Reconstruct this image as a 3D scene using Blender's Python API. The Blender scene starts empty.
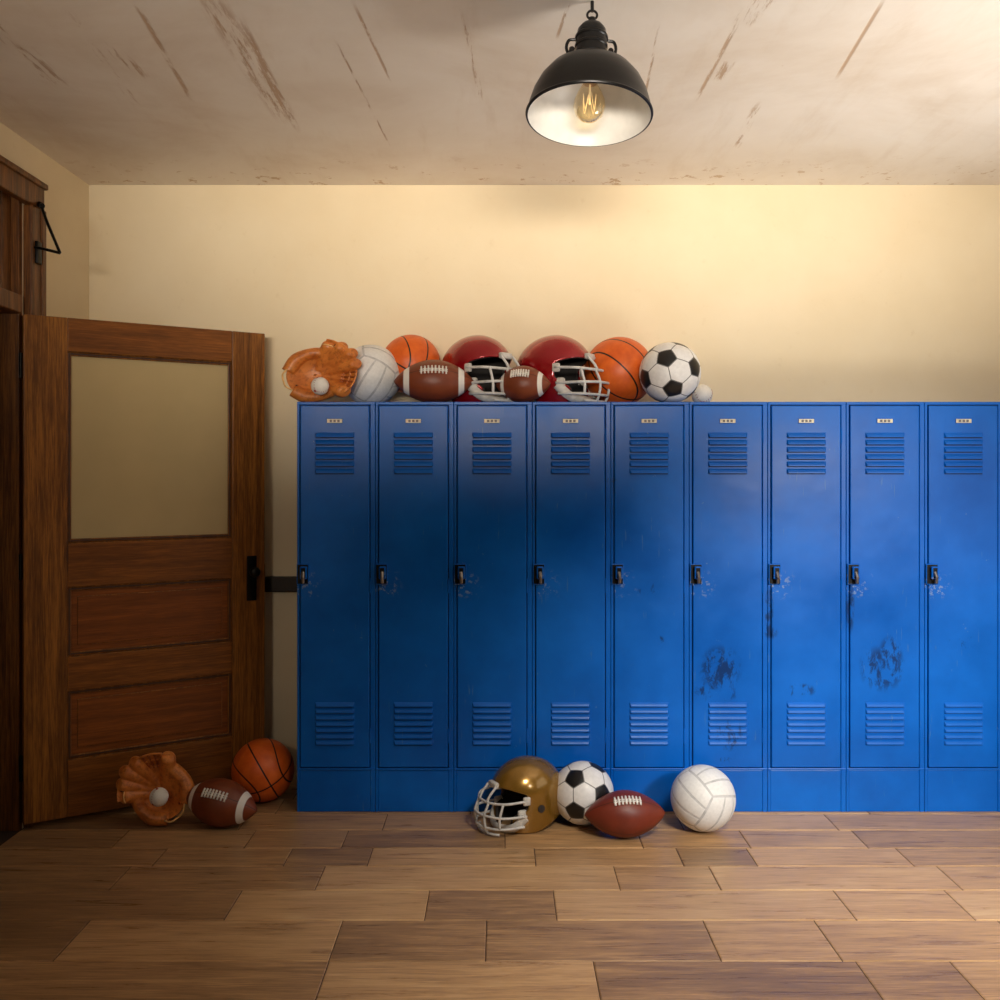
import bpy, bmesh, math, random
from mathutils import Vector, Matrix, Euler
random.seed(7)
scene = bpy.context.scene
COL = scene.collection
try:
    scene.view_settings.view_transform = 'Standard'
except Exception as e:
    print(e)

H = 1.411
def P(px, py, d):
    return Vector(((px-500)*d/1000.0, d, H+(476-py)*d/1000.0))

def srgb(r, g, b):
    def f(c):
        c /= 255.0
        return c/12.92 if c <= 0.04045 else ((c+0.055)/1.055)**2.4
    return (f(r), f(g), f(b), 1.0)

# ------------------------------------------------------------------ node helper
class M:
    def __init__(s, name):
        s.mat = bpy.data.materials.new(name)
        s.mat.use_nodes = True
        s.nt = s.mat.node_tree
        s.nt.nodes.clear()
        s.out = s.nt.nodes.new('ShaderNodeOutputMaterial')
        s.b = s.nt.nodes.new('ShaderNodeBsdfPrincipled')
        s.nt.links.new(s.b.outputs[0], s.out.inputs[0])
        s.tc = None
    def n(s, t): return s.nt.nodes.new(t)
    def put(s, sock, v):
        if isinstance(v, bpy.types.NodeSocket): s.nt.links.new(v, sock)
        else: sock.default_value = v
    def obj(s):
        if not s.tc: s.tc = s.n('ShaderNodeTexCoord')
        return s.tc.outputs['Object']
    def math(s, op, a, b=None, clamp=False):
        n = s.n('ShaderNodeMath'); n.operation = op; n.use_clamp = clamp
        s.put(n.inputs[0], a)
        if b is not None: s.put(n.inputs[1], b)
        return n.outputs[0]
    def map(s, vec, scale=(1,1,1), loc=(0,0,0), rot=(0,0,0)):
        n = s.n('ShaderNodeMapping')
        s.put(n.inputs['Vector'], vec)
        s.put(n.inputs['Location'], loc); n.inputs['Rotation'].default_value = rot
        n.inputs['Scale'].default_value = scale
        return n.outputs[0]
    def noise(s, vec, scale, detail=4, rough=.55, dist=0):
        n = s.n('ShaderNodeTexNoise')
        s.put(n.inputs['Vector'], vec)
        n.inputs['Scale'].default_value = scale; n.inputs['Detail'].default_value = detail
        n.inputs['Roughness'].default_value = rough; n.inputs['Distortion'].default_value = dist
        return n.outputs['Fac']
    def vor(s, vec, scale):
        n = s.n('ShaderNodeTexVoronoi'); s.put(n.inputs['Vector'], vec)
        n.inputs['Scale'].default_value = scale
        return n.outputs['Distance']
    def ramp(s, fac, stops):
        n = s.n('ShaderNodeValToRGB'); s.put(n.inputs[0], fac)
        e = n.color_ramp.elements
        while len(e) < len(stops): e.new(0.5)
        for i, (p, c) in enumerate(stops):
            e[i].position = p
            e[i].color = c if isinstance(c, tuple) else (c, c, c, 1)
        return n.outputs[0]
    def step(s, v, lo, hi, a=0.0, b=1.0):
        n = s.n('ShaderNodeMapRange'); n.interpolation_type = 'SMOOTHSTEP'
        s.put(n.inputs[0], v); n.inputs[1].default_value = lo; n.inputs[2].default_value = hi
        n.inputs[3].default_value = a; n.inputs[4].default_value = b
        return n.outputs[0]
    def mix(s, f, a, b, mode='MIX'):
        n = s.n('ShaderNodeMix'); n.data_type = 'RGBA'; n.blend_type = mode
        s.put(n.inputs[0], f); s.put(n.inputs[6], a); s.put(n.inputs[7], b)
        return n.outputs[2]
    def sep(s, vec):
        n = s.n('ShaderNodeSeparateXYZ'); s.put(n.inputs[0], vec)
        return n.outputs
    def attr(s, name):
        n = s.n('ShaderNodeAttribute'); n.attribute_name = name
        return n.outputs['Fac']
    def bump(s, h, strength=.3, dist=.01):
        n = s.n('ShaderNodeBump'); s.put(n.inputs['Height'], h)
        n.inputs['Strength'].default_value = strength; n.inputs['Distance'].default_value = dist
        s.nt.links.new(n.outputs[0], s.b.inputs['Normal'])
    def set(s, col=None, rough=None, metal=None, **k):
        if col is not None: s.put(s.b.inputs['Base Color'], col)
        if rough is not None: s.put(s.b.inputs['Roughness'], rough)
        if metal is not None: s.put(s.b.inputs['Metallic'], metal)
        for a, v in k.items(): s.put(s.b.inputs[a.replace('_', ' ')], v)

def simple(name, col, rough=.5, metal=0, nscale=40, var=.12, bump=.1):
    m = M(name)
    f = m.noise(m.obj(), nscale, 3)
    dark = tuple(c*(1-var*2) for c in col[:3])+(1,)
    lite = tuple(min(1, c*(1+var)) for c in col[:3])+(1,)
    m.set(m.ramp(f, [(.3, dark), (.7, lite)]), rough, metal)
    if bump: m.bump(f, bump, .002)
    return m.mat

# ------------------------------------------------------------------ mesh helpers
def finish(bm, name, mats, smooth=False, parent=None, angle=None):
    me = bpy.data.meshes.new(name)
    bm.normal_update()
    bm.to_mesh(me); bm.free()
    for mt in mats: me.materials.append(mt)
    if smooth:
        for p in me.polygons: p.use_smooth = True
    ob = bpy.data.objects.new(name, me)
    COL.objects.link(ob)
    if angle is not None:
        for p in me.polygons: p.use_smooth = True
        try: me.set_sharp_from_angle(angle=math.radians(angle))
        except Exception: pass
    if parent: ob.parent = parent
    return ob

def empty(name, loc=(0,0,0), rot=(0,0,0), sc=1):
    e = bpy.data.objects.new(name, None); COL.objects.link(e)
    e.empty_display_size = .05
    e.location = loc; e.rotation_euler = rot
    e.scale = (sc, sc, sc) if isinstance(sc, (int, float)) else sc
    return e

def box(bm, x0, x1, y0, y1, z0, z1, mat=0, bev=0, seg=2):
    r = bmesh.ops.create_cube(bm, size=1)
    vs = r['verts']
    for v in vs:
        v.co = Vector(((x0+x1)/2+v.co.x*(x1-x0), (y0+y1)/2+v.co.y*(y1-y0), (z0+z1)/2+v.co.z*(z1-z0)))
    fs = set(f for v in vs for f in v.link_faces)
    for f in fs: f.material_index = mat
    if bev:
        es = list(set(e for v in vs for e in v.link_edges))
        bmesh.ops.bevel(bm, geom=es, offset=bev, segments=seg, affect='EDGES', profile=.5)

def crom(pts, n=6, closed=False):
    pts = [Vector(p) for p in pts]
    if len(pts) < 3: return pts
    out = []
    N = len(pts)
    rng = range(N if closed else N-1)
    for i in rng:
        if closed:
            p0, p1, p2, p3 = pts[(i-1) % N], pts[i], pts[(i+1) % N], pts[(i+2) % N]
        else:
            p0 = pts[i-1] if i > 0 else pts[0]*2-pts[1]
            p1, p2 = pts[i], pts[i+1]
            p3 = pts[i+2] if i+2 < N else pts[-1]*2-pts[-2]
        for k in range(n):
            t = k/n
            out.append(.5*((2*p1)+(-p0+p2)*t+(2*p0-5*p1+4*p2-p3)*t*t+(-p0+3*p1-3*p2+p3)*t**3))
    if not closed: out.append(pts[-1])
    return out

def tube(bm, pts, rad, seg=10, mat=0, closed=False, flat=1.0, cap=True):
    pts = [Vector(p) for p in pts]
    n = len(pts)
    rads = rad if isinstance(rad, (list, tuple)) else [rad]*n
    if len(rads) != n:
        rr = []
        for i in range(n):
            t = i/(n-1)*(len(rads)-1); k = min(int(t), len(rads)-2); f = t-k
            rr.append(rads[k]*(1-f)+rads[k+1]*f)
        rads = rr
    rings = []
    nrm = None
    for i in range(n):
        if closed: t = pts[(i+1) % n]-pts[i-1]
        else: t = pts[min(i+1, n-1)]-pts[max(i-1, 0)]
        t.normalize()
        if nrm is None:
            a = Vector((0, 0, 1)) if abs(t.z) < .9 else Vector((0, 1, 0))
            nrm = (a-t*a.dot(t)).normalized()
        else:
            nrm = (nrm-t*nrm.dot(t)).normalized()
        bi = t.cross(nrm)
        rings.append([bm.verts.new(pts[i]+(nrm*math.cos(a)*flat+bi*math.sin(a))*rads[i])
                      for a in [2*math.pi*k/seg for k in range(seg)]])
    m = n if closed else n-1
    for i in range(m):
        A, B = rings[i], rings[(i+1) % n]
        for k in range(seg):
            f = bm.faces.new((A[k], A[(k+1) % seg], B[(k+1) % seg], B[k])); f.material_index = mat
    if not closed and cap:
        for R, rev in ((rings[0], True), (rings[-1], False)):
            f = bm.faces.new(R[::-1] if rev else R); f.material_index = mat

def lathe(bm, prof, seg=48, mat=0, center=(0, 0, 0), axis='Z'):
    c = Vector(center)
    rings = []
    for r, z in prof:
        if r < 1e-5: rings.append([bm.verts.new(c+Vector((0, 0, z)))])
        else: rings.append([bm.verts.new(c+Vector((r*math.cos(2*math.pi*k/seg), r*math.sin(2*math.pi*k/seg), z))) for k in range(seg)])
    for i in range(len(rings)-1):
        A, B = rings[i], rings[i+1]
        for k in range(seg):
            k2 = (k+1) % seg
            if len(A) == 1 and len(B) == 1: continue
            if len(A) == 1: f = bm.faces.new((A[0], B[k2], B[k]))
            elif len(B) == 1: f = bm.faces.new((A[k], A[k2], B[0]))
            else: f = bm.faces.new((A[k], A[k2], B[k2], B[k]))
            f.material_index = mat

def rest(ob, z):
    bpy.context.view_layer.update()
    dg = bpy.context.evaluated_depsgraph_get()
    lo = 1e9
    for o in [ob]+list(ob.children_recursive):
        if o.type != 'MESH': continue
        ev = o.evaluated_get(dg); me = ev.to_mesh(); mw = ev.matrix_world
        for v in me.vertices:
            lo = min(lo, (mw @ v.co).z)
        ev.to_mesh_clear()
    ob.location.z += z-lo

# ================================================================= MATERIALS
# --- wall plaster
m = M('wall_plaster')
o = m.obj()
n1 = m.noise(o, 1.3, 5, .6); n2 = m.noise(o, 18, 4, .6)
c = m.ramp(n1, [(.3, srgb(230, 211, 174)), (.7, srgb(239, 223, 190))])
c = m.mix(m.step(n2, .62, .8, 0, .25), c, srgb(208, 182, 138))
m.set(c, .75); m.bump(m.noise(o, 60, 3), .12, .003)
WALL = m.mat
# --- ceiling
m = M('ceiling_plaster')
o = m.obj()
n1 = m.noise(o, 1.1, 6, .65, .4); n2 = m.noise(m.map(o, (6, 1.0, 1)), 1.3, 8, .7)
c = m.ramp(n1, [(.3, srgb(216, 200, 180)), (.5, srgb(230, 219, 204)), (.75, srgb(238, 230, 218))])
c = m.mix(m.step(n2, .5, .75, 0, .25), c, srgb(198, 172, 140))
xyz = m.sep(o)
tot = None
fine = m.noise(m.map(o, (60, 5, 1)), 1.0, 6, .75)
def cpt(px, py):
    d = 1353.0/(476-py)
    return ((px-500)*d/1000, d)
lines = [((198, -20), (292, 128), .055, .53), ((235, 10), (300, 135), .018, .50), ((128, -10), (196, 108), .012, .50),
         ((100, 40), (150, 80), .035, .57),
         ((-20, 10), (70, 95), .05, .57), ((60, 0), (140, 110), .02, .58), ((887, -6), (834, 82), .009, .30), ((775, -10), (738, 28), .05, .56),
         ((742, 14), (694, 104), .010, .50), ((730, 60), (715, 82), .03, .53), ((352, 0), (392, 84), .007, .47), ((462, 8), (482, 104), .012, .54),
         ((570, 0), (556, 40), .007, .46), ((760, 100), (735, 150), .02, .55), ((660, 20), (640, 120), .006, .50), ((330, 30), (392, 150), .005, .50)]
for (a, b, w, th) in lines:
    ax, ay = cpt(*a); bx, by = cpt(*b)
    L = math.hypot(bx-ax, by-ay); ux, uy = (bx-ax)/L, (by-ay)/L
    dx = m.math('SUBTRACT', xyz[0], ax); dy = m.math('SUBTRACT', xyz[1], ay)
    u = m.math('ADD', m.math('MULTIPLY', dx, ux), m.math('MULTIPLY', dy, uy))
    v = m.math('ABSOLUTE', m.math('SUBTRACT', m.math('MULTIPLY', dx, uy), m.math('MULTIPLY', dy, ux)))
    cu = m.step(m.math('ABSOLUTE', m.math('SUBTRACT', u, L/2)), L*.3, L*.5, 1, 0)
    cv = m.step(v, w*.3, w, 1, 0)
    k = m.math('MULTIPLY', cu, cv)
    k = m.math('MULTIPLY', k, m.step(fine, th-.06, th+.05))
    tot = k if tot is None else m.math('MAXIMUM', tot, k)
# flaking along the wall junction
edge = m.step(xyz[1], 4.15, 4.62)
fl = m.math('MULTIPLY', edge, m.step(m.noise(o, 14, 6, .7), .60, .63))
fl2 = m.step(m.noise(m.map(o, (1, 1, 1), (3, 1, 0)), 8, 7, .75), .69, .72)
c = m.mix(m.math('MULTIPLY', tot, .66), c, srgb(166, 122, 74))
c = m.mix(m.math('MULTIPLY', fl, .7), c, srgb(178, 140, 92))
c = m.mix(m.math('MULTIPLY', fl2, .5), c, srgb(186, 152, 110))
m.set(c, .8)
m.bump(m.math('SUBTRACT', m.math('MULTIPLY', n1, .4), m.math('ADD', m.math('MULTIPLY', tot, .3), m.math('MULTIPLY', fl, .2))), .35, .015)
CEIL = m.mat
# --- floor
m = M('floor_planks_wood')
o = m.obj(); tone = m.attr('tone'); rnd = m.attr('rnd')
off = m.n('ShaderNodeCombineXYZ')
m.put(off.inputs[0], m.math('MULTIPLY', rnd, 37.0)); m.put(off.inputs[1], m.math('MULTIPLY', rnd, 91.0))
vec = m.n('ShaderNodeVectorMath'); vec.operation = 'ADD'; m.put(vec.inputs[0], o); m.put(vec.inputs[1], off.outputs[0])
vec = vec.outputs[0]
g1 = m.noise(m.map(vec, (1.2, 14, 1)), 2.2, 8, .68, .9)
g2 = m.noise(m.map(vec, (4, 130, 1)), 1.6, 6, .75, .2)
g3 = m.noise(m.map(vec, (1, 2.5, 1)), 2.0, 3, .5)
tt = m.math('ADD', m.math('ADD', m.math('MULTIPLY', tone, .75), .15), m.math('MULTIPLY', m.math('SUBTRACT', g1, .5), .95))
tt = m.math('ADD', tt, m.math('MULTIPLY', m.math('SUBTRACT', g2, .5), 1.0))
tt = m.math('ADD', tt, m.math('MULTIPLY', m.math('SUBTRACT', g3, .5), .35))
c = m.ramp(tt, [(0.0, srgb(100, 75, 52)), (.35, srgb(150, 116, 81)), (.65, srgb(198, 157, 110)), (1.0, srgb(224, 189, 140))])
m.set(c, m.step(g1, .2, .8, .24, .40)); m.bump(m.math('ADD', g1, g2), .2, .003)
FLOOR = m.mat
GROUT = simple('floor_gap_dark', srgb(60, 42, 28), .9)
# --- door wood
def wood(name, vertical, base=(118, 66, 24), dark=(52, 24, 8)):
    m = M(name); o = m.obj()
    sc = (20, 20, .9) if vertical else (.9, 20, 20)
    sc2 = (150, 150, 7) if vertical else (7, 150, 150)
    g1 = m.noise(m.map(o, sc), 2.0, 8, .65, .5); g2 = m.noise(m.map(o, sc2), 1.5, 4, .7)
    t = m.math('ADD', m.math('MULTIPLY', g1, .55), m.math('MULTIPLY', g2, .45))
    c = m.ramp(t, [(.36, srgb(*dark)), (.48, srgb(*[int((a+b)/2) for a, b in zip(base, dark)])), (.58, srgb(*base)), (.75, srgb(*[min(255, int(a*1.2)) for a in base]))])
    m.set(c, .42, Specular_IOR_Level=.35); m.bump(t, .3, .004)
    return m.mat
WV = wood('wood_vertical_grain', True, (160, 102, 38), (78, 42, 11)); WH = wood('wood_horizontal_grain', False, (144, 86, 30), (94, 52, 16))
WC = wood('casing_wood', True, (132, 82, 34), (58, 30, 10))
WP = wood('wood_panel_grain', False, (142, 78, 27), (104, 54, 17))
WM = simple('wood_dark_moulding', srgb(70, 38, 14), .5)
# --- glass pane (frosted, cream)
m = M('door_frosted_glass')
tr = m.n('ShaderNodeBsdfTransparent'); tr.inputs[0].default_value = (.95, .93, .86, 1)
df = m.n('ShaderNodeBsdfDiffuse'); df.inputs[0].default_value = srgb(238, 218, 168)
tl = m.n('ShaderNodeBsdfTranslucent'); tl.inputs[0].default_value = srgb(238, 218, 168)
n_ = m.noise(m.obj(), 3, 3)
m1 = m.n('ShaderNodeMixShader'); m1.inputs[0].default_value = .3
m.nt.links.new(df.outputs[0], m1.inputs[1]); m.nt.links.new(tl.outputs[0], m1.inputs[2])
m2 = m.n('ShaderNodeMixShader'); m.put(m2.inputs[0], m.step(n_, .2, .8, .66, .74))
m.nt.links.new(tr.outputs[0], m2.inputs[1]); m.nt.links.new(m1.outputs[0], m2.inputs[2])
gl = m.n('ShaderNodeBsdfGlossy'); gl.inputs['Roughness'].default_value = .25
fr = m.n('ShaderNodeFresnel'); fr.inputs[0].default_value = 1.35
mx = m.n('ShaderNodeMixShader'); m.nt.links.new(fr.outputs[0], mx.inputs[0])
m.nt.links.new(m2.outputs[0], mx.inputs[1]); m.nt.links.new(gl.outputs[0], mx.inputs[2])
m.nt.links.new(mx.outputs[0], m.out.inputs[0])
GLASS = m.mat
METAL = simple('black_iron', srgb(24, 22, 21), .4, .7)
SILV = simple('worn_steel', srgb(150, 145, 140), .35, .9)
# --- locker paint
m = M('locker_blue_paint')
o = m.obj(); xyz = m.sep(o)
n1 = m.noise(o, 2.2, 6, .6); n2 = m.noise(o, 35, 5, .7)
c = m.ramp(n1, [(.3, srgb(0, 82, 172)), (.7, srgb(0, 106, 208))])
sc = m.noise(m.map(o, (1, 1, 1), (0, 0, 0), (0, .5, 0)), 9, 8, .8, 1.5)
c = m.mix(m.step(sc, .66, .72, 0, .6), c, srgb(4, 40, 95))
chips = m.math('MULTIPLY', m.step(n2, .68, .71), m.step(m.noise(o, 3.1, 3), .46, .60))
c = m.mix(m.math('MULTIPLY', chips, .55), c, srgb(130, 158, 185))
lsc = m.noise(m.map(o, (1, 1, 1), (1, 0, 4), (0, -.35, 0)), 5, 2, .5)
scr = m.noise(m.map(o, (120, 1, 9), (0, 0, 0), (0, .4, 0)), 1.0, 2, .6)
c = m.mix(m.math('MULTIPLY', m.step(scr, .69, .705), m.step(lsc, .48, .58, 0, .4)), c, srgb(90, 130, 170))
tot = None
smn = m.noise(m.map(o, (1.6, 1, .8), (5, 0, 2), (0, .7, 0)), 16, 7, .75, .4)
for (px, py, rx, ry, th) in [(720, 668, 24, 26, .46), (728, 735, 20, 18, .50), (716, 690, 28, 14, .52), (882, 668, 26, 26, .46), (890, 655, 14, 22, .44),
                         (769, 612, 5, 32, .44), (850, 606, 5, 30, .42), (771, 632, 8, 8, .45), (725, 760, 12, 4, .5), (610, 480, 8, 3, .5), (660, 640, 5, 5, .5),
                         (800, 690, 18, 8, .52), (650, 590, 14, 8, .54), (960, 640, 14, 12, .54)]:
    p = P(px, py, 4.2)
    ex = m.math('DIVIDE', m.math('SUBTRACT', xyz[0], p.x), rx*.0042)
    ez = m.math('DIVIDE', m.math('SUBTRACT', xyz[2], p.z), ry*.0042)
    rr = m.math('ADD', m.math('MULTIPLY', ex, ex), m.math('MULTIPLY', ez, ez))
    k = m.math('MULTIPLY', m.step(rr, .2, 1.0, 1, 0), m.step(smn, th, th+.10))
    tot = k if tot is None else m.math('MAXIMUM', tot, k)
c = m.mix(m.math('MULTIPLY', tot, .8), c, srgb(10, 34, 74))
# chips around latches (period = locker pitch)
PITCH = .3296; X0 = (297-500)*.0042
fx = m.math('MODULO', m.math('SUBTRACT', xyz[0], X0), PITCH)
near = m.math('MULTIPLY', m.step(fx, .04, .13, 1, 0), m.step(m.math('ABSOLUTE', m.math('SUBTRACT', xyz[2], .955)), .02, .07, 1, 0))
ch = m.math('MULTIPLY', near, m.step(m.noise(o, 50, 5, .75), .56, .59))
c = m.mix(m.math('MULTIPLY', ch, .6), c, srgb(160, 175, 190))
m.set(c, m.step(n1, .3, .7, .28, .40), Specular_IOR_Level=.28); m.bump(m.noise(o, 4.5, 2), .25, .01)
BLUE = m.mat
BLUED = simple('locker_slot_shadow', srgb(2, 20, 54), .7)
PLATE = simple('number_plate_brass', srgb(215, 203, 168), .4, .1)
PLATED = simple('number_plate_mark', srgb(120, 108, 84), .5)

# ================================================================= ROOM
XL, YB, ZC, XR, YF = -1.911, 4.65, 2.764, 2.9, -1.6
bm = bmesh.new(); box(bm, XL-.15, XR+.15, YB, YB+.15, -.1, ZC+.1); finish(bm, 'wall_back', [WALL])
bm = bmesh.new(); box(bm, XL-.15, XR+.15, YF, YB, ZC, ZC+.1); finish(bm, 'ceiling', [CEIL])
bm = bmesh.new()
DN, DF, DT = 3.05, 4.0, 2.57
box(bm, XL-.15, XL, YF, DN, 0, ZC); box(bm, XL-.15, XL, DF, YB, 0, ZC); box(bm, XL-.15, XL, DN, DF, DT, ZC)
finish(bm, 'wall_left', [WALL])
bm = bmesh.new()
WY0, WY1, WZ0, WZ1 = 1.5, 3.5, .75, 2.55
box(bm, XR, XR+.15, YF, WY0, 0, ZC); box(bm, XR, XR+.15, WY1, YB, 0, ZC)
box(bm, XR, XR+.15, WY0, WY1, 0, WZ0); box(bm, XR, XR+.15, WY0, WY1, WZ1, ZC)
finish(bm, 'wall_right', [WALL])
WHITE = simple('window_white_paint', srgb(225, 220, 208), .5)
bm = bmesh.new()
for z0, z1 in ((WZ0, WZ0+.06), (WZ1-.06, WZ1), ((WZ0+WZ1)/2-.025, (WZ0+WZ1)/2+.025)):
    box(bm, XR+.07, XR+.12, WY0, WY1, z0, z1, 0, .005)
for y0, y1 in ((WY0, WY0+.06), (WY1-.06, WY1), ((WY0+WY1)/2-.025, (WY0+WY1)/2+.025)):
    box(bm, XR+.071, XR+.121, y0, y1, WZ0, WZ1, 0, .005)
finish(bm, 'window_1', [WHITE])
# hallway behind the doorway, its darkness put into the wall colour
bm = bmesh.new()
box(bm, XL-1.2, XL-1.1, 2.3, 4.65, 0, ZC); box(bm, XL-1.1, XL-.15, 4.5, 4.65, 0, ZC)
box(bm, XL-1.1, XL-.15, 2.3, 2.4, 0, ZC); box(bm, XL-1.1, XL-.15, 2.4, 4.5, ZC-.1, ZC); box(bm, XL-1.1, XL-.15, 2.4, 4.5, -.1, 0)
finish(bm, 'wall_hallway', [simple('hallway_painted_shade', srgb(38, 28, 22), .8)])

# floor planks
bm = bmesh.new()
lt = bm.faces.layers.float.new('tone'); lr = bm.faces.layers.float.new('rnd')
def fd(py): return 1411.0/(py-476)
rows = [(fd(961), fd(1003), 981, [322, 597, 870, 968], [.42, .62, .28, .40, .62]),
        (fd(920), fd(961), 940, [72, 336, 486, 712, 828], [.22, .62, .32, .38, .62, .60]),
        (fd(890), fd(920), 905, [233, 427, 555, 845, 960], [.30, .72, .34, .74, .66, .80]),
        (fd(866), fd(890), 878, [120, 320, 617, 715, 950], [.34, .42, .72, .55, .70, .6]),
        (fd(848), fd(866), 857, [160, 288, 370, 535, 680, 752, 905], [.40, .46, .30, .62, .5, .30, .6, .5]),
        (fd(830), fd(848), 839, [120, 250, 345, 505, 640, 745, 860], [.3, .5, .42, .3, .52, .4, .55, .42])]
rr = []
for a, b, py, js, tn in rows:
    dm = fd(py); rr.append((a, b, [(j-500)*dm/1000 for j in js], list(tn)))
y = fd(830)
while y < YB-.001:
    y2 = min(y+.19, YB); rr.append((y2, y, [], [random.uniform(.3, .6)])); y = y2
y = fd(1003)
while y > YF+.001:
    y2 = max(y-.23, YF); rr.append((y, y2, [], [random.uniform(.3, .7)])); y = y2
def plank(xa, xb, ya, yb, t):
    g = .0012; z = 0; e = .003
    xa += g; xb -= g; ya += g; yb -= g
    if xb-xa < .01 or yb-ya < .01: return
    v = [bm.verts.new(q) for q in ((xa+e, ya+e, z), (xb-e, ya+e, z), (xb-e, yb-e, z), (xa+e, yb-e, z),
                                    (xa, ya, z-.0025), (xb, ya, z-.0025), (xb, yb, z-.0025), (xa, yb, z-.0025))]
    r = random.random()
    for idx in ((0, 1, 2, 3), (4, 5, 1, 0), (5, 6, 2, 1), (6, 7, 3, 2), (7, 4, 0, 3)):
        f = bm.faces.new([v[i] for i in idx]); f[lt] = t; f[lr] = r; f.material_index = 0
for yhi, ylo, js, tn in rr:
    a, b = min(yhi, ylo), max(yhi, ylo)
    if not js:
        js = []; tn = []; x = XL+random.uniform(.1, .9)
        while x < XR: js.append(x); x += random.uniform(.5, 1.0)
        tn = [random.uniform(.28, .68) for _ in range(len(js)+1)]
    else:
        x = js[-1]+random.uniform(.5, .9)
        while x < XR: js.append(x); tn.append(random.uniform(.4, .7)); x += random.uniform(.5, .9)
    xs = [XL]+[q for q in js if XL+.02 < q < XR-.02]+[XR]
    k0 = sum(1 for q in js if q <= XL+.02)
    for i in range(len(xs)-1):
        plank(xs[i], xs[i+1], a, b, tn[min(i+k0, len(tn)-1)])
box(bm, XL-.15, XR+.15, YF, YB, -.1, -.0026, 1)
finish(bm, 'floor', [FLOOR, GROUT])

# casing + transom (left doorway)
bm = bmesh.new()
cx = -1.875
box(bm, XL, cx, 4.005, 4.115, 0, 2.50, 0, .006); box(bm, XL, cx+.008, 4.085, 4.12, 0, 2.50, 0, .005)
box(bm, XL, cx, 2.93, 3.045, 0, 2.50, 0, .006)
box(bm, XL, cx, 2.93, 4.12, 2.50, 2.60, 0, .006); box(bm, XL, cx+.012, 2.90, 4.13, 2.588, 2.612, 0, .006)
box(bm, XL-.15, XL, DF-.03, DF, 0, DT, 0, .002); box(bm, XL-.15, XL, DN, DN+.03, 0, DT, 0, .002)
box(bm, XL-.15, XL, DN+.03, DF-.03, DT-.03, DT, 0, .002)
box(bm, XL-.12, XL+.015, DN+.03, DF-.03, 2.055, 2.13, 0, .006)
# transom sash
for y0, y1 in ((DN+.03, DN+.10), (DF-.10, DF-.03), (3.45, 3.52)):
    box(bm, XL-.07, XL-.030, y0, y1, 2.13, DT-.03, 0, .005)
box(bm, XL-.07, XL-.034, DN+.03, DF-.03, 2.13, 2.20, 0, .005); box(bm, XL-.07, XL-.034, DN+.03, DF-.03, 2.47, DT-.03, 0, .005)
box(bm, XL-.10, XL-.052, DN+.03, DF-.03, 2.12, 2.545, 0); box(bm, XL-.058, XL-.040, 3.54, 3.88, 2.225, 2.445, 0, .008)
finish(bm, 'trim_1', [WC])

# transom lever hardware
e = empty('transom_bracket')
bm = bmesh.new()
tube(bm, [P(20, 246, 4.03), P(40, 248, 4.03), P(60, 253, 4.02)], .006, 8)
tube(bm, [P(41, 205, 4.05), P(47, 222, 4.03), P(60, 253, 4.02)], .006, 8)
tube(bm, [P(37, 203, 4.09), P(42, 206, 4.04)], .012, 10)
box(bm, cx-.002, cx+.012, 4.03, 4.07, 2.27, 2.36, 0, .003)
finish(bm, 'lever', [METAL], parent=e, angle=40)

# ================================================================= DOOR
ang = math.atan2(4.5-3.955, -1.0575+1.885)
DW, DTk = .991, .044
e = empty('door_1', (-1.885, 3.955, 0), (0, 0, ang))
bm = bmesh.new()
zb, zt = .030, 2.052
s0, s1 = .163, DW-.150
box(bm, 0, s0, 0, DTk, zb, zt, 0, .004); box(bm, s1, DW, 0, DTk, zb, zt, 0, .004)
for a, b in ((1.915, zt), (.960, 1.140), (.540, .680), (zb, .262)):
    box(bm, s0, s1, .0005, DTk-.0005, a, b, 1, .003)
def mould(a, b):  # dark sloped moulding inside each opening
    w = .016
    for y0, y1 in ((.009, .019), (DTk-.019, DTk-.009)):
        box(bm, s0, s0+w, y0, y1, a, b, 3, .004); box(bm, s1-w, s1, y0, y1, a, b, 3, .004)
        box(bm, s0, s1, y0+.0004, y1-.0004, a, a+w, 3, .004); box(bm, s0, s1, y0+.0004, y1-.0004, b-w, b, 3, .004)
mould(1.140, 1.915); mould(.680, .960); mould(.262, .540)
for a, b in ((.680, .960), (.262, .540)):
    box(bm, s0, s1, .0195, DTk-.0195, a, b, 2)
    # slightly raised field in the middle of the panel
    box(bm, s0+.040, s1-.040, .0155, DTk-.0155, a+.040, b-.040, 2, .003)
finish(bm, 'door_leaf', [WV, WH, WP, WM], parent=e)
bm = bmesh.new(); box(bm, s0, s1, .020, .024, 1.140, 1.915); finish(bm, 'glass_pane', [GLASS], parent=e)
bm = bmesh.new()
zk = .955
box(bm, DW-.085, DW-.040, -.006, .0, zk-.10, zk+.10, 0, .003)
box(bm, DW-.085, DW-.040, DTk, DTk+.006, zk-.10, zk+.10, 0, .003)
tube(bm, [(DW-.062, 0, zk+.03), (DW-.062, -.035, zk+.03)], .008, 12)
for s in (-1, 1):
    yy = -.045 if s < 0 else DTk+.03
    r = bmesh.ops.create_uvsphere(bm, u_segments=20, v_segments=12, radius=.024)
    for v in r['verts']: v.co = Vector((v.co.x+DW-.062, v.co.y*.75+yy, v.co.z+zk+.03))
box(bm, DW-.001, DW+.003, .008, .032, zk-.06, zk+.06, 0, .001)
for z in (.25, 1.05, 1.85):
    tube(bm, [(-.006, DTk/2, z-.05), (-.006, DTk/2, z+.05)], .008, 10)
finish(bm, 'handle_and_hinges', [METAL], parent=e, angle=40)

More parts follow.
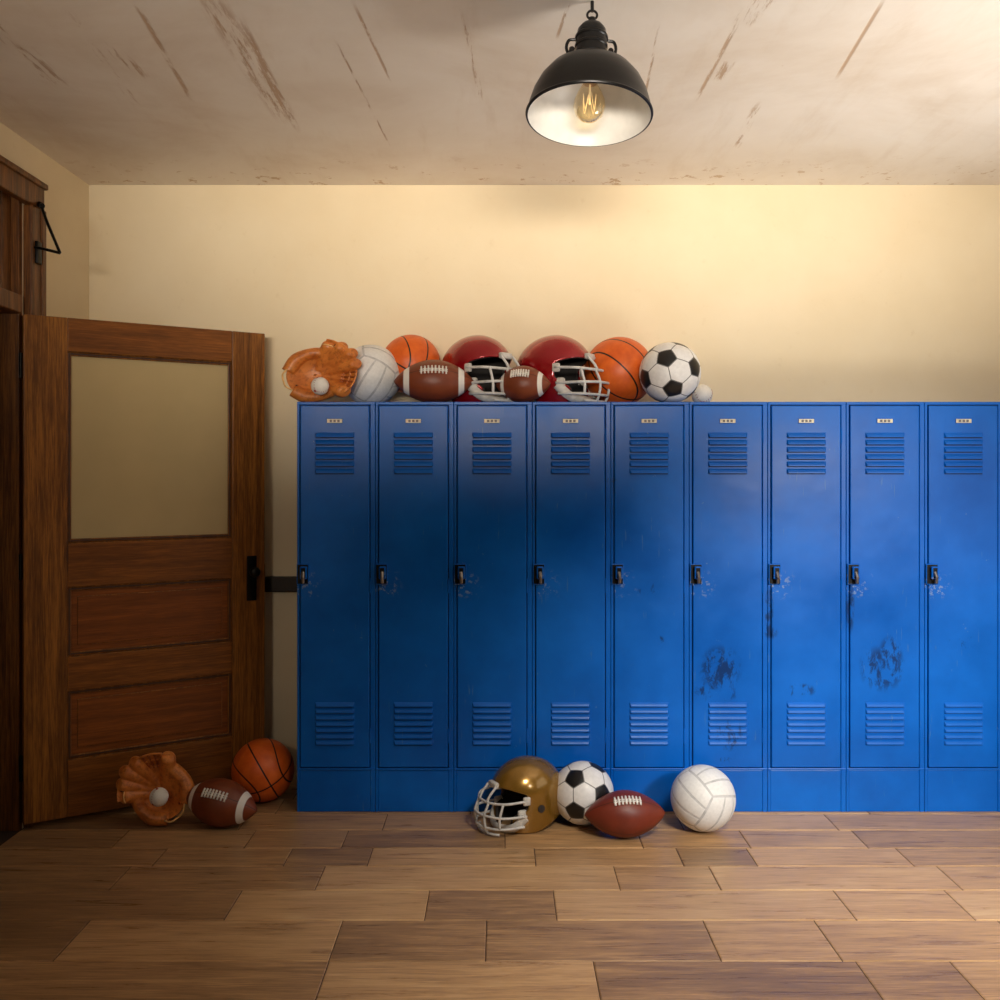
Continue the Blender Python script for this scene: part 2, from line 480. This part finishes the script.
# ---- dark rail on the wall between door and lockers
bm = bmesh.new()
box(bm, -1.20, X0-.004, YB-.028, YB, .875, .945, 0, .004)
finish(bm, 'trim_2', [simple('rail_dark_wood', srgb(40, 26, 16), .5)])

# ================================================================= LOCKERS
ZT = 1.722
for k in range(10):
    x0 = X0+PITCH*k; x1 = x0+PITCH-.0015
    bm = bmesh.new()
    box(bm, x0, x1, 4.216, 4.63, 0, ZT, 0)
    # frame
    box(bm, x0, x0+.011, 4.2, 4.218, .0, ZT, 0, .002); box(bm, x1-.020, x1, 4.2, 4.218, .0, ZT, 0, .002)
    box(bm, x0, x1, 4.199, 4.218, ZT-.012, ZT+.0005, 0, .002)
    box(bm, x0+.011, x1-.020, 4.202, 4.218, 0, .176, 0, .003)
    box(bm, x0, x1, 4.197, 4.214, .176, .184, 0, .002)
    dx0, dx1 = x0+.0145, x1-.0235
    dz0, dz1 = .188, ZT-.0155
    box(bm, dx0, dx1, 4.195, 4.2155, dz0, dz1, 0, .004, 3)
    cxm = (dx0+dx1)/2
    # shade in the gap around the door, painted as a dark box
    box(bm, x0+.010, x1-.019, 4.212, 4.2165, .18, ZT-.005, 1)
    def louver(zc, w=.165, h=.017, out=.010):
        yb = 4.195
        a = bm.verts.new((cxm-w/2, yb, zc+h/2)); b = bm.verts.new((cxm+w/2, yb, zc+h/2))
        seg = 4; prev = (a, b)
        la = [a]; lb = [b]
        for i in range(1, seg+1):
            t = i/seg
            yy = yb-out*math.sin(t*math.pi/2); zz = zc+h/2-h*t
            aa = bm.verts.new((cxm-w/2+.006*min(1, t*2), yy, zz)); bb = bm.verts.new((cxm+w/2-.006*min(1, t*2), yy, zz))
            f = bm.faces.new((prev[0], aa, bb, prev[1])); f.material_index = 0
            prev = (aa, bb); la.append(aa); lb.append(bb)
        ba = bm.verts.new((cxm-w/2, yb, zc-h/2)); bb2 = bm.verts.new((cxm+w/2, yb, zc-h/2))
        f = bm.faces.new((prev[0], ba, bb2, prev[1])); f.material_index = 1
        f = bm.faces.new(la+[ba]); f.material_index = 0
        f = bm.faces.new((lb+[bb2])[::-1]); f.material_index = 0
        box(bm, cxm-w/2+.003, cxm+w/2-.003, yb-.0008, yb+.001, zc-h/2-.004, zc-h/2, 1)
    for i in range(6): louver(P(0, 435+7.2*i, 4.2).z, h=.020)
    for i in range(7): louver(P(0, 704+6.3*i, 4.2).z, h=.018)
    # number plate
    zp = P(0, 421, 4.2).z
    box(bm, cxm-.034, cxm+.034, 4.191, 4.196, zp-.010, zp+.010, 2, .002)
    for q in (-.016, 0, .016):
        box(bm, cxm+q-.005, cxm+q+.005, 4.190, 4.192, zp-.005, zp+.005, 4, .001)
    # latch
    lx = dx0+.012; zl = P(0, 574, 4.2).z
    box(bm, lx-.026, lx+.026, 4.188, 4.197, zl-.044, zl+.044, 3, .004)
    box(bm, lx-.010, lx+.020, 4.170, 4.190, zl-.020, zl+.034, 3, .006)
    tube(bm, [(lx+.004, 4.172, zl+.01), (lx+.006, 4.160, zl-.01), (lx+.006, 4.165, zl-.034)], .007, 8, 5)
    # hinges
    for z in (.32, .95, 1.58):
        tube(bm, [(dx1+.003, 4.196, z-.03), (dx1+.003, 4.196, z+.03)], .0035, 8, 0)
    finish(bm, 'locker', [BLUE, BLUED, PLATE, METAL, PLATED, SILV])

# ================================================================= BALLS
def basketball(px, py, d, r, rot, ground, lift=0.0, X=None):
    bm = bmesh.new()
    bmesh.ops.create_uvsphere(bm, u_segments=96, v_segments=64, radius=r)
    m = M('basketball_rubber')
    o = m.map(m.obj(), (1/r, 1/r, 1/r)); xyz = m.sep(o)
    ax = m.math('ABSOLUTE', xyz[0]); az = m.math('ABSOLUTE', xyz[2])
    cur = m.math('ABSOLUTE', m.math('SUBTRACT', ax, m.math('ADD', .46, m.math('MULTIPLY', m.math('MULTIPLY', xyz[2], xyz[2]), .38))))
    l = m.math('MINIMUM', m.math('MINIMUM', ax, az), cur)
    line = m.step(l, .018, .030, 1, 0)
    n = m.noise(o, 3, 3)
    c = m.ramp(n, [(.3, srgb(214, 88, 22)), (.7, srgb(236, 112, 34))])
    c = m.mix(line, c, srgb(22, 14, 12))
    m.set(c, .42)
    v = m.vor(o, 45)
    m.bump(m.math('SUBTRACT', m.math('MULTIPLY', v, .25), m.math('MULTIPLY', line, 1.5)), .35, .003)
    ob = finish(bm, 'basketball', [m.mat], smooth=True)
    ob.location = ((px-500)*d/1000, d, ground+r+lift); ob.rotation_euler = rot
    return ob

SW = simple('soccer_white', srgb(236, 236, 236), .35, 0, 60, .04, .05)
SB = simple('soccer_black', srgb(20, 20, 22), .35, 0, 60, .1, .05)
SS = simple('soccer_seam', srgb(120, 120, 120), .6)
def soccer(px, d, r, rot, ground):
    bm = bmesh.new()
    bmesh.ops.create_icosphere(bm, subdivisions=1, radius=1)
    bm.edges.ensure_lookup_table()
    L = bm.edges[0].calc_length()
    bmesh.ops.bevel(bm, geom=list(bm.verts), offset=L/3, segments=1, affect='VERTICES')
    for f in bm.faces: f.material_index = 1 if len(f.verts) == 5 else 0
    orig = list(bm.faces)
    r_ = bmesh.ops.inset_individual(bm, faces=orig, thickness=.016)
    for f in r_['faces']: f.material_index = 2
    seamf = set(r_['faces'])
    inner = [f for f in bm.faces if f not in seamf]
    bmesh.ops.poke(bm, faces=inner)
    bmesh.ops.subdivide_edges(bm, edges=list(bm.edges), cuts=4, use_grid_fill=True)
    seamv = set()
    for f in bm.faces:
        if f.material_index == 2:
            for v in f.verts: seamv.add(v)
    for v in bm.verts:
        v.co = v.co.normalized()*r*(.993 if v in seamv else 1.0)
    ob = finish(bm, 'soccer_ball', [SW, SB, SS], smooth=True)
    ob.location = ((px-500)*d/1000, d, ground+r); ob.rotation_euler = rot
    return ob

VW = simple('volleyball_white', srgb(232, 232, 230), .45, 0, 90, .04, .08)
VS = simple('volleyball_seam', srgb(200, 200, 200), .7)
def volley(px, d, r, rot, ground):
    bm = bmesh.new(); N = 42
    axes = [(Vector((1,0,0)), Vector((0,1,0)), Vector((0,0,1))), (Vector((-1,0,0)), Vector((0,1,0)), Vector((0,0,-1))),
            (Vector((0,1,0)), Vector((0,0,1)), Vector((1,0,0))), (Vector((0,-1,0)), Vector((0,0,1)), Vector((-1,0,0))),
            (Vector((0,0,1)), Vector((1,0,0)), Vector((0,1,0))), (Vector((0,0,-1)), Vector((1,0,0)), Vector((0,-1,0)))]
    for nrm, u, w in axes:
        g = [[None]*(N+1) for _ in range(N+1)]
        for i in range(N+1):
            for j in range(N+1):
                a = math.tan((i/N*2-1)*math.pi/4); b = math.tan((j/N*2-1)*math.pi/4)
                p = (nrm+u*a+w*b).normalized()
                s = j/N*3; ds = abs(s-round(s))/3
                e_ = min(ds, i/N, 1-i/N)
                p *= r*(1-.010*max(0, 1-e_/.026))
                g[i][j] = bm.verts.new(p)
        for i in range(N):
            for j in range(N):
                f = bm.faces.new((g[i][j], g[i+1][j], g[i+1][j+1], g[i][j+1]))
                s = (j+.5)/N*3; ds = abs(s-round(s))/3
                f.material_index = 1 if min(ds, (i+.5)/N, 1-(i+.5)/N) < .013 else 0
    bmesh.ops.remove_doubles(bm, verts=list(bm.verts), dist=r*.002)
    bmesh.ops.recalc_face_normals(bm, faces=list(bm.faces))
    ob = finish(bm, 'volleyball', [VW, VS], smooth=True)
    ob.location = ((px-500)*d/1000, d, ground+r); ob.rotation_euler = rot
    return ob

BW = simple('baseball_white', srgb(238, 234, 226), .5, 0, 80, .03, .05)
BR = simple('baseball_red_stitch', srgb(170, 30, 25), .6)
def baseball(loc, r=.037, rot=(0, 0, 0), parent=None):
    bm = bmesh.new(); bmesh.ops.create_uvsphere(bm, u_segments=32, v_segments=20, radius=r)
    pts = []
    for k in range(120):
        t = 2*math.pi*k/120
        p = Vector((math.cos(t)+.42*math.cos(3*t), math.sin(t)-.42*math.sin(3*t), 1.15*math.cos(2*t)*.95)).normalized()*r*1.002
        pts.append(p)
    for k in range(0, 120):
        a = pts[k]; b = pts[(k+1) % 120]; t = (b-a).normalized(); sd = a.normalized().cross(t)
        tube(bm, [a+sd*r*.09, a+t*r*.04, a-sd*r*.09], r*.02, 4, 1)
    ob = finish(bm, 'baseball', [BW, BR], smooth=True, parent=parent)
    ob.location = loc; ob.rotation_euler = rot
    return ob

LACE = simple('football_lace_white', srgb(235, 232, 225), .6)
def football(px, d, L, R, yaw, roll, ground, pitch=0, stripes=True, col=(132, 62, 32)):
    m = M('football_leather'); o = m.obj(); xyz = m.sep(o)
    n = m.noise(o, 12, 3)
    c = m.ramp(n, [(.3, srgb(*[int(q*.85) for q in col])), (.7, srgb(*col))])
    yy = m.math('ABSOLUTE', xyz[1]); zz = m.math('ABSOLUTE', xyz[2])
    seam = m.step(m.math('MINIMUM', yy, zz), .0008, .002, 1, 0)
    c = m.mix(m.math('MULTIPLY', seam, .8), c, srgb(45, 20, 12))
    if stripes:
        ax = m.math('DIVIDE', m.math('ABSOLUTE', xyz[0]), L)
        st = m.math('MULTIPLY', m.step(ax, .60, .615), m.step(ax, .745, .76, 1, 0))
        c = m.mix(st, c, srgb(236, 232, 226))
    m.set(c, .42); m.bump(m.math('SUBTRACT', m.math('MULTIPLY', m.vor(o, 420), .3), seam), .3, .002)
    bm = bmesh.new()
    n_ = 48; prof = []
    for i in range(n_+1):
        t = -math.cos(math.pi*i/n_)
        prof.append((R*max(0, 1-abs(t)**1.9)**.80, t*L))
    lathe(bm, prof, 40, 0)
    bmesh.ops.rotate(bm, verts=list(bm.verts), cent=(0, 0, 0), matrix=Matrix.Rotation(math.pi/2, 3, 'Y'))
    def rad(x): return R*(1-abs(x/L)**1.9)**.80
    l2 = L*.34
    for sgn in (-1, 1):
        tube(bm, [(x, sgn*.004, rad(x)+.001) for x in [l2*(k/8-1) for k in range(17)]], .0025, 6, 1)
    for k in range(8):
        x = -l2*.9+l2*1.8*k/7
        w = .018
        tube(bm, [(x, y, math.sqrt(max(0, rad(x)**2-y*y))+.003) for y in (-w, -w/2, 0, w/2, w)], .0042, 6, 1)
    bmesh.ops.recalc_face_normals(bm, faces=list(bm.faces))
    ob = finish(bm, 'football', [m.mat, LACE], smooth=True)
    ob.matrix_world = Matrix.Translation(((px-500)*d/1000, d, ground+R)) @ Matrix.Rotation(yaw, 4, 'Z') @ Matrix.Rotation(pitch, 4, 'Y') @ Matrix.Rotation(roll, 4, 'X')
    rest(ob, ground)
    return ob

# ================================================================= HELMET
def sst(a, b, x):
    t = max(0, min(1, (x-a)/(b-a))); return t*t*(3-2*t)
MASK = simple('facemask_white', srgb(214, 214, 212), .35)
PAD = simple('helmet_padding', srgb(48, 44, 42), .8)
PADW = simple('chin_pad_white', srgb(215, 212, 205), .6)
def helmet(px, d, yaw, sc, ground, col, metal=.35, roll=0):
    m = M('helmet_shell_paint'); n = m.noise(m.obj(), 300, 2)
    m.set(m.ramp(n, [(.3, tuple(q*.8 for q in col[:3])+(1,)), (.7, col)]), .22, metal, Coat_Weight=.8, Coat_Roughness=.08)
    e = empty('football_helmet', ((px-500)*d/1000, d, ground+.12), (0, roll, yaw), sc)
    def shell(bm, s, mat):
        NT, NP = 110, 150
        def pos(i, j):
            t = i/NT; ph = 2*math.pi*j/NP
            if t < .55:
                th = t/.55*math.pi/2; rho = math.sin(th); z = .128*math.cos(th)
            else:
                q = (t-.55)/.45; rho = 1-.14*q*q; z = -.125*q
            a = .142 if math.cos(ph) > 0 else .148
            return Vector((rho*math.cos(ph)*a*s, rho*math.sin(ph)*.114*s, z*s if z > 0 else z))
        grid = [[bm.verts.new(pos(i, j)) for j in range(NP)] for i in range(1, NT+1)]
        top = bm.verts.new(pos(0, 0))
        def keep(c):
            x, y, z = c
            if z < .038:
                xo = .048+.050*sst(-.025, -.075, z)
                if z > .010: xo += ((z-.010)/.028)**2*.070
                if x > xo: return False
            if z < -.125+.035*sst(.02, -.10, x)+.0: return False
            if z < -.112 and x > .086: return False
            return True
        for i in range(NT-1):
            for j in range(NP):
                q = (grid[i][j], grid[i][(j+1) % NP], grid[i+1][(j+1) % NP], grid[i+1][j])
                c = sum((v.co for v in q), Vector())/4
                if keep(c):
                    f = bm.faces.new(q); f.material_index = mat
        for j in range(NP):
            f = bm.faces.new((top, grid[0][(j+1) % NP], grid[0][j])); f.material_index = mat
        bmesh.ops.delete(bm, geom=[v for v in bm.verts if not v.link_faces], context='VERTS')
        bnd = [v for v in bm.verts if v.is_boundary]
        for _ in range(6):
            new = {}
            for v in bnd:
                nb = [ed.other_vert(v) for ed in v.link_edges if ed.is_boundary]
                if len(nb) == 2: new[v] = v.co*.4+(nb[0].co+nb[1].co)*.3
            for v, co in new.items(): v.co = co
        bmesh.ops.recalc_face_normals(bm, faces=list(bm.faces))
        # make sure the top face normal points up
        tf = max(bm.faces, key=lambda f: f.calc_center_median().z); tf.normal_update()
        if tf.normal.z < 0: bmesh.ops.reverse_faces(bm, faces=list(bm.faces))
    bm = bmesh.new(); shell(bm, 1.0, 0)
    ob = finish(bm, 'shell', [m.mat], smooth=True, parent=e)
    md = ob.modifiers.new('s', 'SOLIDIFY'); md.thickness = .005; md.offset = -1
    bm = bmesh.new(); shell(bm, .93, 0)
    ob = finish(bm, 'padding', [PAD], smooth=True, parent=e)
    md = ob.modifiers.new('s', 'SOLIDIFY'); md.thickness = .010; md.offset = -1
    bm = bmesh.new()
    R = .0048
    def arc(xs, ys, zs, xf, zf, bulge=.72):
        return crom([(xs, -ys, zs), (xs+(xf-xs)*.62, -ys*.86, zs+(zf-zs)*.5), (xs+(xf-xs)*.93, -ys*.42, zf), (xf, 0, zf),
                     (xs+(xf-xs)*.93, ys*.42, zf), (xs+(xf-xs)*.62, ys*.86, zs+(zf-zs)*.5), (xs, ys, zs)], 5)
    A = arc(.055, .113, .000, .182, -.008); B = arc(.06, .113, -.055, .200, -.052); C = arc(.068, .110, -.092, .195, -.096); D = arc(.120, .085, -.116, .184, -.118)
    for q in (A, B, C): tube(bm, q, R, 8)
    tube(bm, D[4:-4], R, 8)
    def at(q, y): return min(q, key=lambda p: abs(p.y-y))
    for y in (-.035, .035, -.085, .085):
        tube(bm, crom([at(A, y), at(B, y), at(C, y)] + ([at(D, y)] if abs(y) < .05 else []), 4), R, 8)
    # brow attachments
    for y in (-.03, .03):
        tube(bm, crom([at(A, y), (.168, y, .014), (.142, y, .042)], 4), R, 8)
    finish(bm, 'facemask', [MASK], smooth=True, parent=e)
    bm = bmesh.new()
    for s in (-1, 1):
        box(bm, .045, .072, s*.108-.006, s*.108+.008, -.016, .014, 0, .004)
        box(bm, .050, .085, s*.092-.010, s*.092+.010, -.085, -.035, 1, .008)
        tube(bm, [(.0, s*.106, -.035), (.0, s*.1165, -.035)], .014, 16, 2)
    box(bm, .128, .146, -.028, .028, .032, .054, 0, .005)
    tube(bm, crom([(.062, -.108, -.06), (.10, -.08, -.10), (.125, 0, -.112), (.10, .08, -.10), (.062, .108, -.06)], 6), .010, 8, 1, flat=1.6)
    finish(bm, 'clips_and_chin_strap', [PADW, PADW, PAD], parent=e, angle=50)
    rest(e, ground)
    return e

# ================================================================= GLOVE
def leather(name, a, b):
    m = M(name); o = m.obj()
    n = m.noise(o, 14, 5, .6); n2 = m.noise(o, 60, 4, .6)
    c = m.ramp(n, [(.3, srgb(*a)), (.7, srgb(*b))])
    c = m.mix(m.step(n2, .35, .5, .35, 0), c, srgb(96, 38, 10))
    m.set(c, .40); m.bump(m.math('ADD', n, m.math('MULTIPLY', n2, .4)), .35, .006)
    return m.mat
LE = leather('glove_leather', (180, 94, 34), (230, 144, 66)); LI = leather('glove_palm_leather', (138, 66, 26), (184, 98, 42))
LL = simple('glove_lacing', srgb(240, 192, 124), .5); LD = simple('glove_welt_dark', srgb(84, 36, 14), .6)
def glove(loc, rot, sc, ground, ballpos, ballr=.037):
    e = empty('baseball_glove', loc, rot, sc)
    def bowl(rho, a, k=3.2):
        return Vector((rho*math.sin(a), -k*rho*rho, rho*math.cos(a)))
    fing = [(-56, .166, .031), (-37, .180, .031), (-18, .188, .031), (1, .184, .031), (52, .172, .035)]
    bm = bmesh.new()
    for deg, ln, rd in fing:
        a = math.radians(deg)
        pts = [bowl(ln*t, a) for t in (.2, .4, .6, .8, .95, 1.0)]
        tube(bm, crom(pts, 4), [rd*.7, rd*.85, rd*1.0, rd*1.06, rd*1.0, rd*.74], 16)
    # palm dish
    NR, NA = 10, 48
    def dish(R0, th0, a0, a1, yoff=0, R1=None):
        n = NA
        fr = []; bk = []
        for i in range(NR+1):
            ra = []; rb = []
            for j in range(n+1):
                a = a0+(a1-a0)*j/n
                rho = R0*(.03+.97*i/NR)
                p = bowl(rho, a)
                ra.append(bm.verts.new(p+Vector((0, yoff-th0/2, 0)))); rb.append(bm.verts.new(p+Vector((0, yoff+th0/2, 0))))
            fr.append(ra); bk.append(rb)
        for i in range(NR):
            for j in range(n):
                bm.faces.new((fr[i][j], fr[i+1][j], fr[i+1][j+1], fr[i][j+1])); bm.faces.new((bk[i][j], bk[i][j+1], bk[i+1][j+1], bk[i+1][j]))
        for j in range(n):
            bm.faces.new((fr[NR][j], bk[NR][j], bk[NR][j+1], fr[NR][j+1])); bm.faces.new((fr[0][j], fr[0][j+1], bk[0][j+1], bk[0][j]))
        for i in range(NR):
            bm.faces.new((fr[i][0], bk[i][0], bk[i+1][0], fr[i+1][0])); bm.faces.new((fr[i][n], fr[i+1][n], bk[i+1][n], bk[i][n]))
    dish(.118, .034, -math.pi, math.pi-.001)
    dish(.182, .016, math.radians(-62), math.radians(6), .004)
    dish(.176, .014, math.radians(0), math.radians(52))
    # heel pads
    tube(bm, crom([bowl(.118, math.radians(q)) for q in (65, 95, 120, 150)], 5), [.032, .030, .034, .030], 14)
    tube(bm, crom([bowl(.114, math.radians(q)) for q in (-65, -90, -120, -155)], 5), [.030, .028, .035, .031], 14)
    bmesh.ops.recalc_face_normals(bm, faces=list(bm.faces))
    ob = finish(bm, 'leather_body', [LE], smooth=True, parent=e)
    md = ob.modifiers.new('r', 'REMESH'); md.mode = 'VOXEL'; md.voxel_size = .0034; md.use_smooth_shade = True
    md = ob.modifiers.new('s', 'SMOOTH'); md.iterations = 2; md.factor = .5
    # web
    bm = bmesh.new()
    def wp(u, v):
        a = math.radians(12+32*u); rho = .098+.080*v
        return bowl(rho, a)+Vector((0, -.011, 0))
    for k in range(4):
        tube(bm, [wp(u/6, k/3) for u in range(7)], .0060, 8, 0, flat=.8)
    for k in range(4):
        tube(bm, [wp(.08+.84*k/3, v/6) for v in range(7)], .0060, 8, 1, flat=.8)
    # lacing across the finger tips following their surface
    for rr_ in (.152,):
        pts = []
        for q in range(-66, 12, 2):
            near = min(fing[:4], key=lambda t: abs(t[0]-q)); dd = math.radians(q-near[0])*rr_
            hgt = math.sqrt(max(.0001, near[2]**2-dd*dd))
            pts.append(bowl(rr_, math.radians(q))+Vector((0, -hgt*.98-.001, 0)))
        tube(bm, pts, .0030, 8, 2)
    # stitched welts between fingers and across the palm
    for q in (-46.5, -27.5, -8.5):
        tube(bm, [bowl(r_, math.radians(q))+Vector((0, -.0215 if r_ < .13 else -.020, 0)) for r_ in (.085, .105, .125, .145, .165)], .0030, 6, 3)
    for q0, q1 in ((-80, -160), (75, 160)):
        tube(bm, crom([bowl(.092, math.radians(q0+(q1-q0)*t/6))+Vector((0, -.0175, 0)) for t in range(7)], 3), .0028, 8, 3)
    tube(bm, crom([bowl(.118, math.radians(150))+Vector((0, -.028, 0)), bowl(.130, math.radians(165))+Vector((0, -.03, 0)), bowl(.13, math.radians(180))+Vector((0, -.02, 0)),
                   bowl(.130, math.radians(195))+Vector((0, -.03, 0)), bowl(.118, math.radians(208))+Vector((0, -.028, 0))], 5), .004, 8, 2)
    finish(bm, 'web_and_lacing', [LE, LI, LL, LD], smooth=True, parent=e)
    rest(e, ground)
    b = baseball((0, 0, 0), ballr, (.4, .8, .3))
    b.location = ballpos
    return e

# ---- on top of the lockers
T = ZT+.0005
glove((-.795, 4.31, T+.12), (math.radians(-6), math.radians(76), 0), (.80, .9, 1.02), T, P(320, 386, 4.20), .038)
volley(371, 4.43, .135, (.4, .5, .3), T)
basketball(411, 0, 4.51, .135, (.5, .3, .6), T, .055)
football(434, 4.295, .172, .094, math.radians(3), math.radians(62), T)
helmet(477, 4.46, math.radians(-42), 1.24, T, srgb(155, 6, 22))
football(523, 4.275, .120, .080, math.radians(-14), math.radians(58), T)
helmet(555, 4.46, math.radians(-30), 1.24, T, srgb(160, 6, 22))
basketball(619, 0, 4.49, .156, (.9, -.5, .9), T)
soccer(670, 4.29, .131, (.3, .2, .5), T)
baseball(((702-500)*4.40/1000, 4.40, T+.046), .046, (.3, .2, 0))
# ---- floor, left
basketball(263, 0, 4.345, .134, (.3, -.5, .35), 0)
football(221, 4.03, .158, .094, math.radians(-12), math.radians(52), 0, math.radians(8))
glove((-1.375, 4.09, .14), (math.radians(-14), math.radians(-38), math.radians(14)), (.86, .9, .92), 0, P(159, 797, 3.98), .037)
# ---- floor, centre
helmet(526, 4.05, math.radians(180+28), 1.08, 0, srgb(158, 118, 44), .5)
soccer(583, 4.06, .125, (.1, .5, .2), 0)
football(625, 3.91, .160, .090, math.radians(4), math.radians(38), 0, 0, False, (124, 48, 30))
volley(703, 3.985, .128, (.5, .2, .7), 0)

# ================================================================= PENDANT LAMP
LB = simple('lamp_black_enamel', srgb(26, 25, 25), .32, .3, 60, .1, .02)
LW = simple('lamp_white_enamel', srgb(240, 237, 230), .4, 0, 30, .03, .02)
BRS = simple('lamp_brass', srgb(150, 110, 60), .35, .8)
m = M('bulb_glass')
tr = m.n('ShaderNodeBsdfTransparent'); tr.inputs[0].default_value = (.98, .91, .74, 1)
gl = m.n('ShaderNodeBsdfGlossy'); gl.inputs['Roughness'].default_value = .05; gl.inputs['Color'].default_value = (1, .92, .75, 1)
lw = m.n('ShaderNodeLayerWeight'); lw.inputs[0].default_value = .35
mx = m.n('ShaderNodeMixShader'); m.nt.links.new(lw.outputs['Facing'], mx.inputs[0])
m.nt.links.new(tr.outputs[0], mx.inputs[1]); m.nt.links.new(gl.outputs[0], mx.inputs[2]); m.nt.links.new(mx.outputs[0], m.out.inputs[0])
BULB = m.mat
m = M('filament'); m.set(srgb(250, 215, 150), .5, 0, Emission_Color=(1, .80, .50, 1), Emission_Strength=.5); FIL = m.mat
dl = 2.8
e = empty('pendant_lamp', ((589-500)*dl/1000, dl, 2.418), (math.radians(-9), math.radians(2.5), 0))
bm = bmesh.new()
outer = [(.174, .0), (.176, .003), (.174, .008), (.170, .030), (.160, .065), (.143, .100), (.118, .132), (.090, .152), (.062, .164), (.050, .170)]
lathe(bm, outer, 64, 0)
inner = [(.174, .0), (.171, .004), (.166, .030), (.156, .063), (.139, .097), (.114, .128), (.087, .148), (.060, .160), (.03, .163), (0, .163)]
lathe(bm, inner, 64, 1)
lathe(bm, [(.172, -.001), (.177, .0), (.1785, .004), (.176, .008)], 64, 0)
# neck
lathe(bm, [(.050, .168), (.054, .176), (.054, .182), (.044, .188), (.044, .205), (.047, .208), (.047, .214), (.044, .217), (.044, .232), (.047, .235), (.047, .241),
           (.042, .246), (.040, .262), (.030, .276), (.016, .284), (.010, .290), (.010, .300), (0, .302)], 40, 0)
for s in (-1, 1):
    tube(bm, crom([(s*.046, 0, .232), (s*.064, 0, .228), (s*.070, 0, .205), (s*.060, 0, .180), (s*.050, 0, .176)], 5), .0045, 8, 0)
    tube(bm, [(s*.055, -.012, .196), (s*.055, .012, .196)], .008, 10, 0)
tube(bm, crom([(.014*math.cos(a*math.pi/6), 0, .310+.014*math.sin(a*math.pi/6)) for a in range(12)], 2, True), .0035, 8, 0, closed=True)
finish(bm, 'shade', [LB, LW], parent=e, angle=35)
bm = bmesh.new()
lathe(bm, [(0, .16), (.024, .16), (.026, .13), (.022, .118), (.020, .100), (.0, .098)], 24, 0)
finish(bm, 'socket', [BRS], parent=e, angle=35)
bm = bmesh.new()
bz = .005
lathe(bm, [(.019, bz+.100), (.022, bz+.088), (.034, bz+.066), (.043, bz+.042), (.045, bz+.024), (.038, bz+.0), (.020, bz-.016), (0, bz-.021)], 36, 0)
finish(bm, 'bulb', [BULB], smooth=True, parent=e)
bm = bmesh.new()
pts = []
for k in range(9):
    a = 2*math.pi*k/8
    pts.append((.018*math.cos(a), .018*math.sin(a), bz+(.010 if k % 2 else .062)))
tube(bm, crom(pts, 4), .0010, 6)
tube(bm, [(0, 0, bz+.09), (0, 0, bz+.03)], .003, 6)
finish(bm, 'filament_coil', [FIL], parent=e)
bpy.context.view_layer.update()
topw = e.matrix_world @ Vector((0, 0, .320))
bm = bmesh.new()
mi = e.matrix_world.inverted()
tube(bm, [mi @ topw, mi @ Vector((topw.x, topw.y, ZC+.002))], .005, 8)
finish(bm, 'cord', [LB], parent=e)

# ================================================================= LIGHT
w = bpy.data.worlds.new('World'); scene.world = w; w.use_nodes = True
bg = w.node_tree.nodes['Background']; bg.inputs[0].default_value = (1.0, .93, .82, 1); bg.inputs[1].default_value = .02
def area(name, loc, tgt, sx, sy, en, col, spread=180):
    l = bpy.data.lights.new(name, 'AREA'); l.shape = 'RECTANGLE'; l.size = sx; l.size_y = sy; l.energy = en; l.color = col
    l.spread = math.radians(spread)
    o = bpy.data.objects.new(name, l); COL.objects.link(o); o.location = loc
    o.rotation_euler = (Vector(tgt)-Vector(loc)).to_track_quat('-Z', 'Y').to_euler()
    return o
def spot(name, loc, tgt, en, col, cone, blend, rad):
    l = bpy.data.lights.new(name, 'SPOT'); l.energy = en; l.color = col; l.spot_size = math.radians(cone); l.spot_blend = blend; l.shadow_soft_size = rad
    o = bpy.data.objects.new(name, l); COL.objects.link(o); o.location = loc
    o.rotation_euler = (Vector(tgt)-Vector(loc)).to_track_quat('-Z', 'Y').to_euler()
    return o
area('window_daylight', (XR-.03, 2.6, 1.65), (XR-2, 2.75, 2.3), 1.8, 1.7, 9, (1, .98, .95))
spot('locker_fill_spot', (2.2, .6, 1.9), (1.68, 4.2, .40), 500, (1, .98, .95), 47, 1.0, .25)  # added fill for the lower right lockers, not a room fixture
area('wall_fill_strip', (.2, -.5, 1.95), (.2, 4.65, 2.62), 3.6, .3, 13.5, (1, .90, .77), 31)  # added wash for the upper wall, unseen behind the camera
spot('ceiling_fill_spot', (1.95, 2.55, 1.1), (1.60, 3.25, 2.76), 140, (1, .96, .90), 112, 1.0, .3)  # added uplight to brighten the right of the ceiling
spot('floor_fill_spot', (1.0, 1.2, 2.6), (.82, 3.25, 0), 270, (1, .92, .80), 62, 1.0, .3)  # added out of frame to lift the floor, no such lamp in the room
spot('fill_spot', (-1.2, -.6, 2.2), (-1.45, 4.1, .95), 80, (1, .88, .72), 27, 1.0, .3)

# ================================================================= CAMERA
cam = bpy.data.cameras.new('camera'); cam.lens = 36; cam.sensor_width = 36; cam.shift_y = -.024
cam.clip_start = .05
co = bpy.data.objects.new('camera', cam); COL.objects.link(co)
co.location = (0, 0, H); co.rotation_euler = (math.pi/2, 0, 0)
scene.camera = co
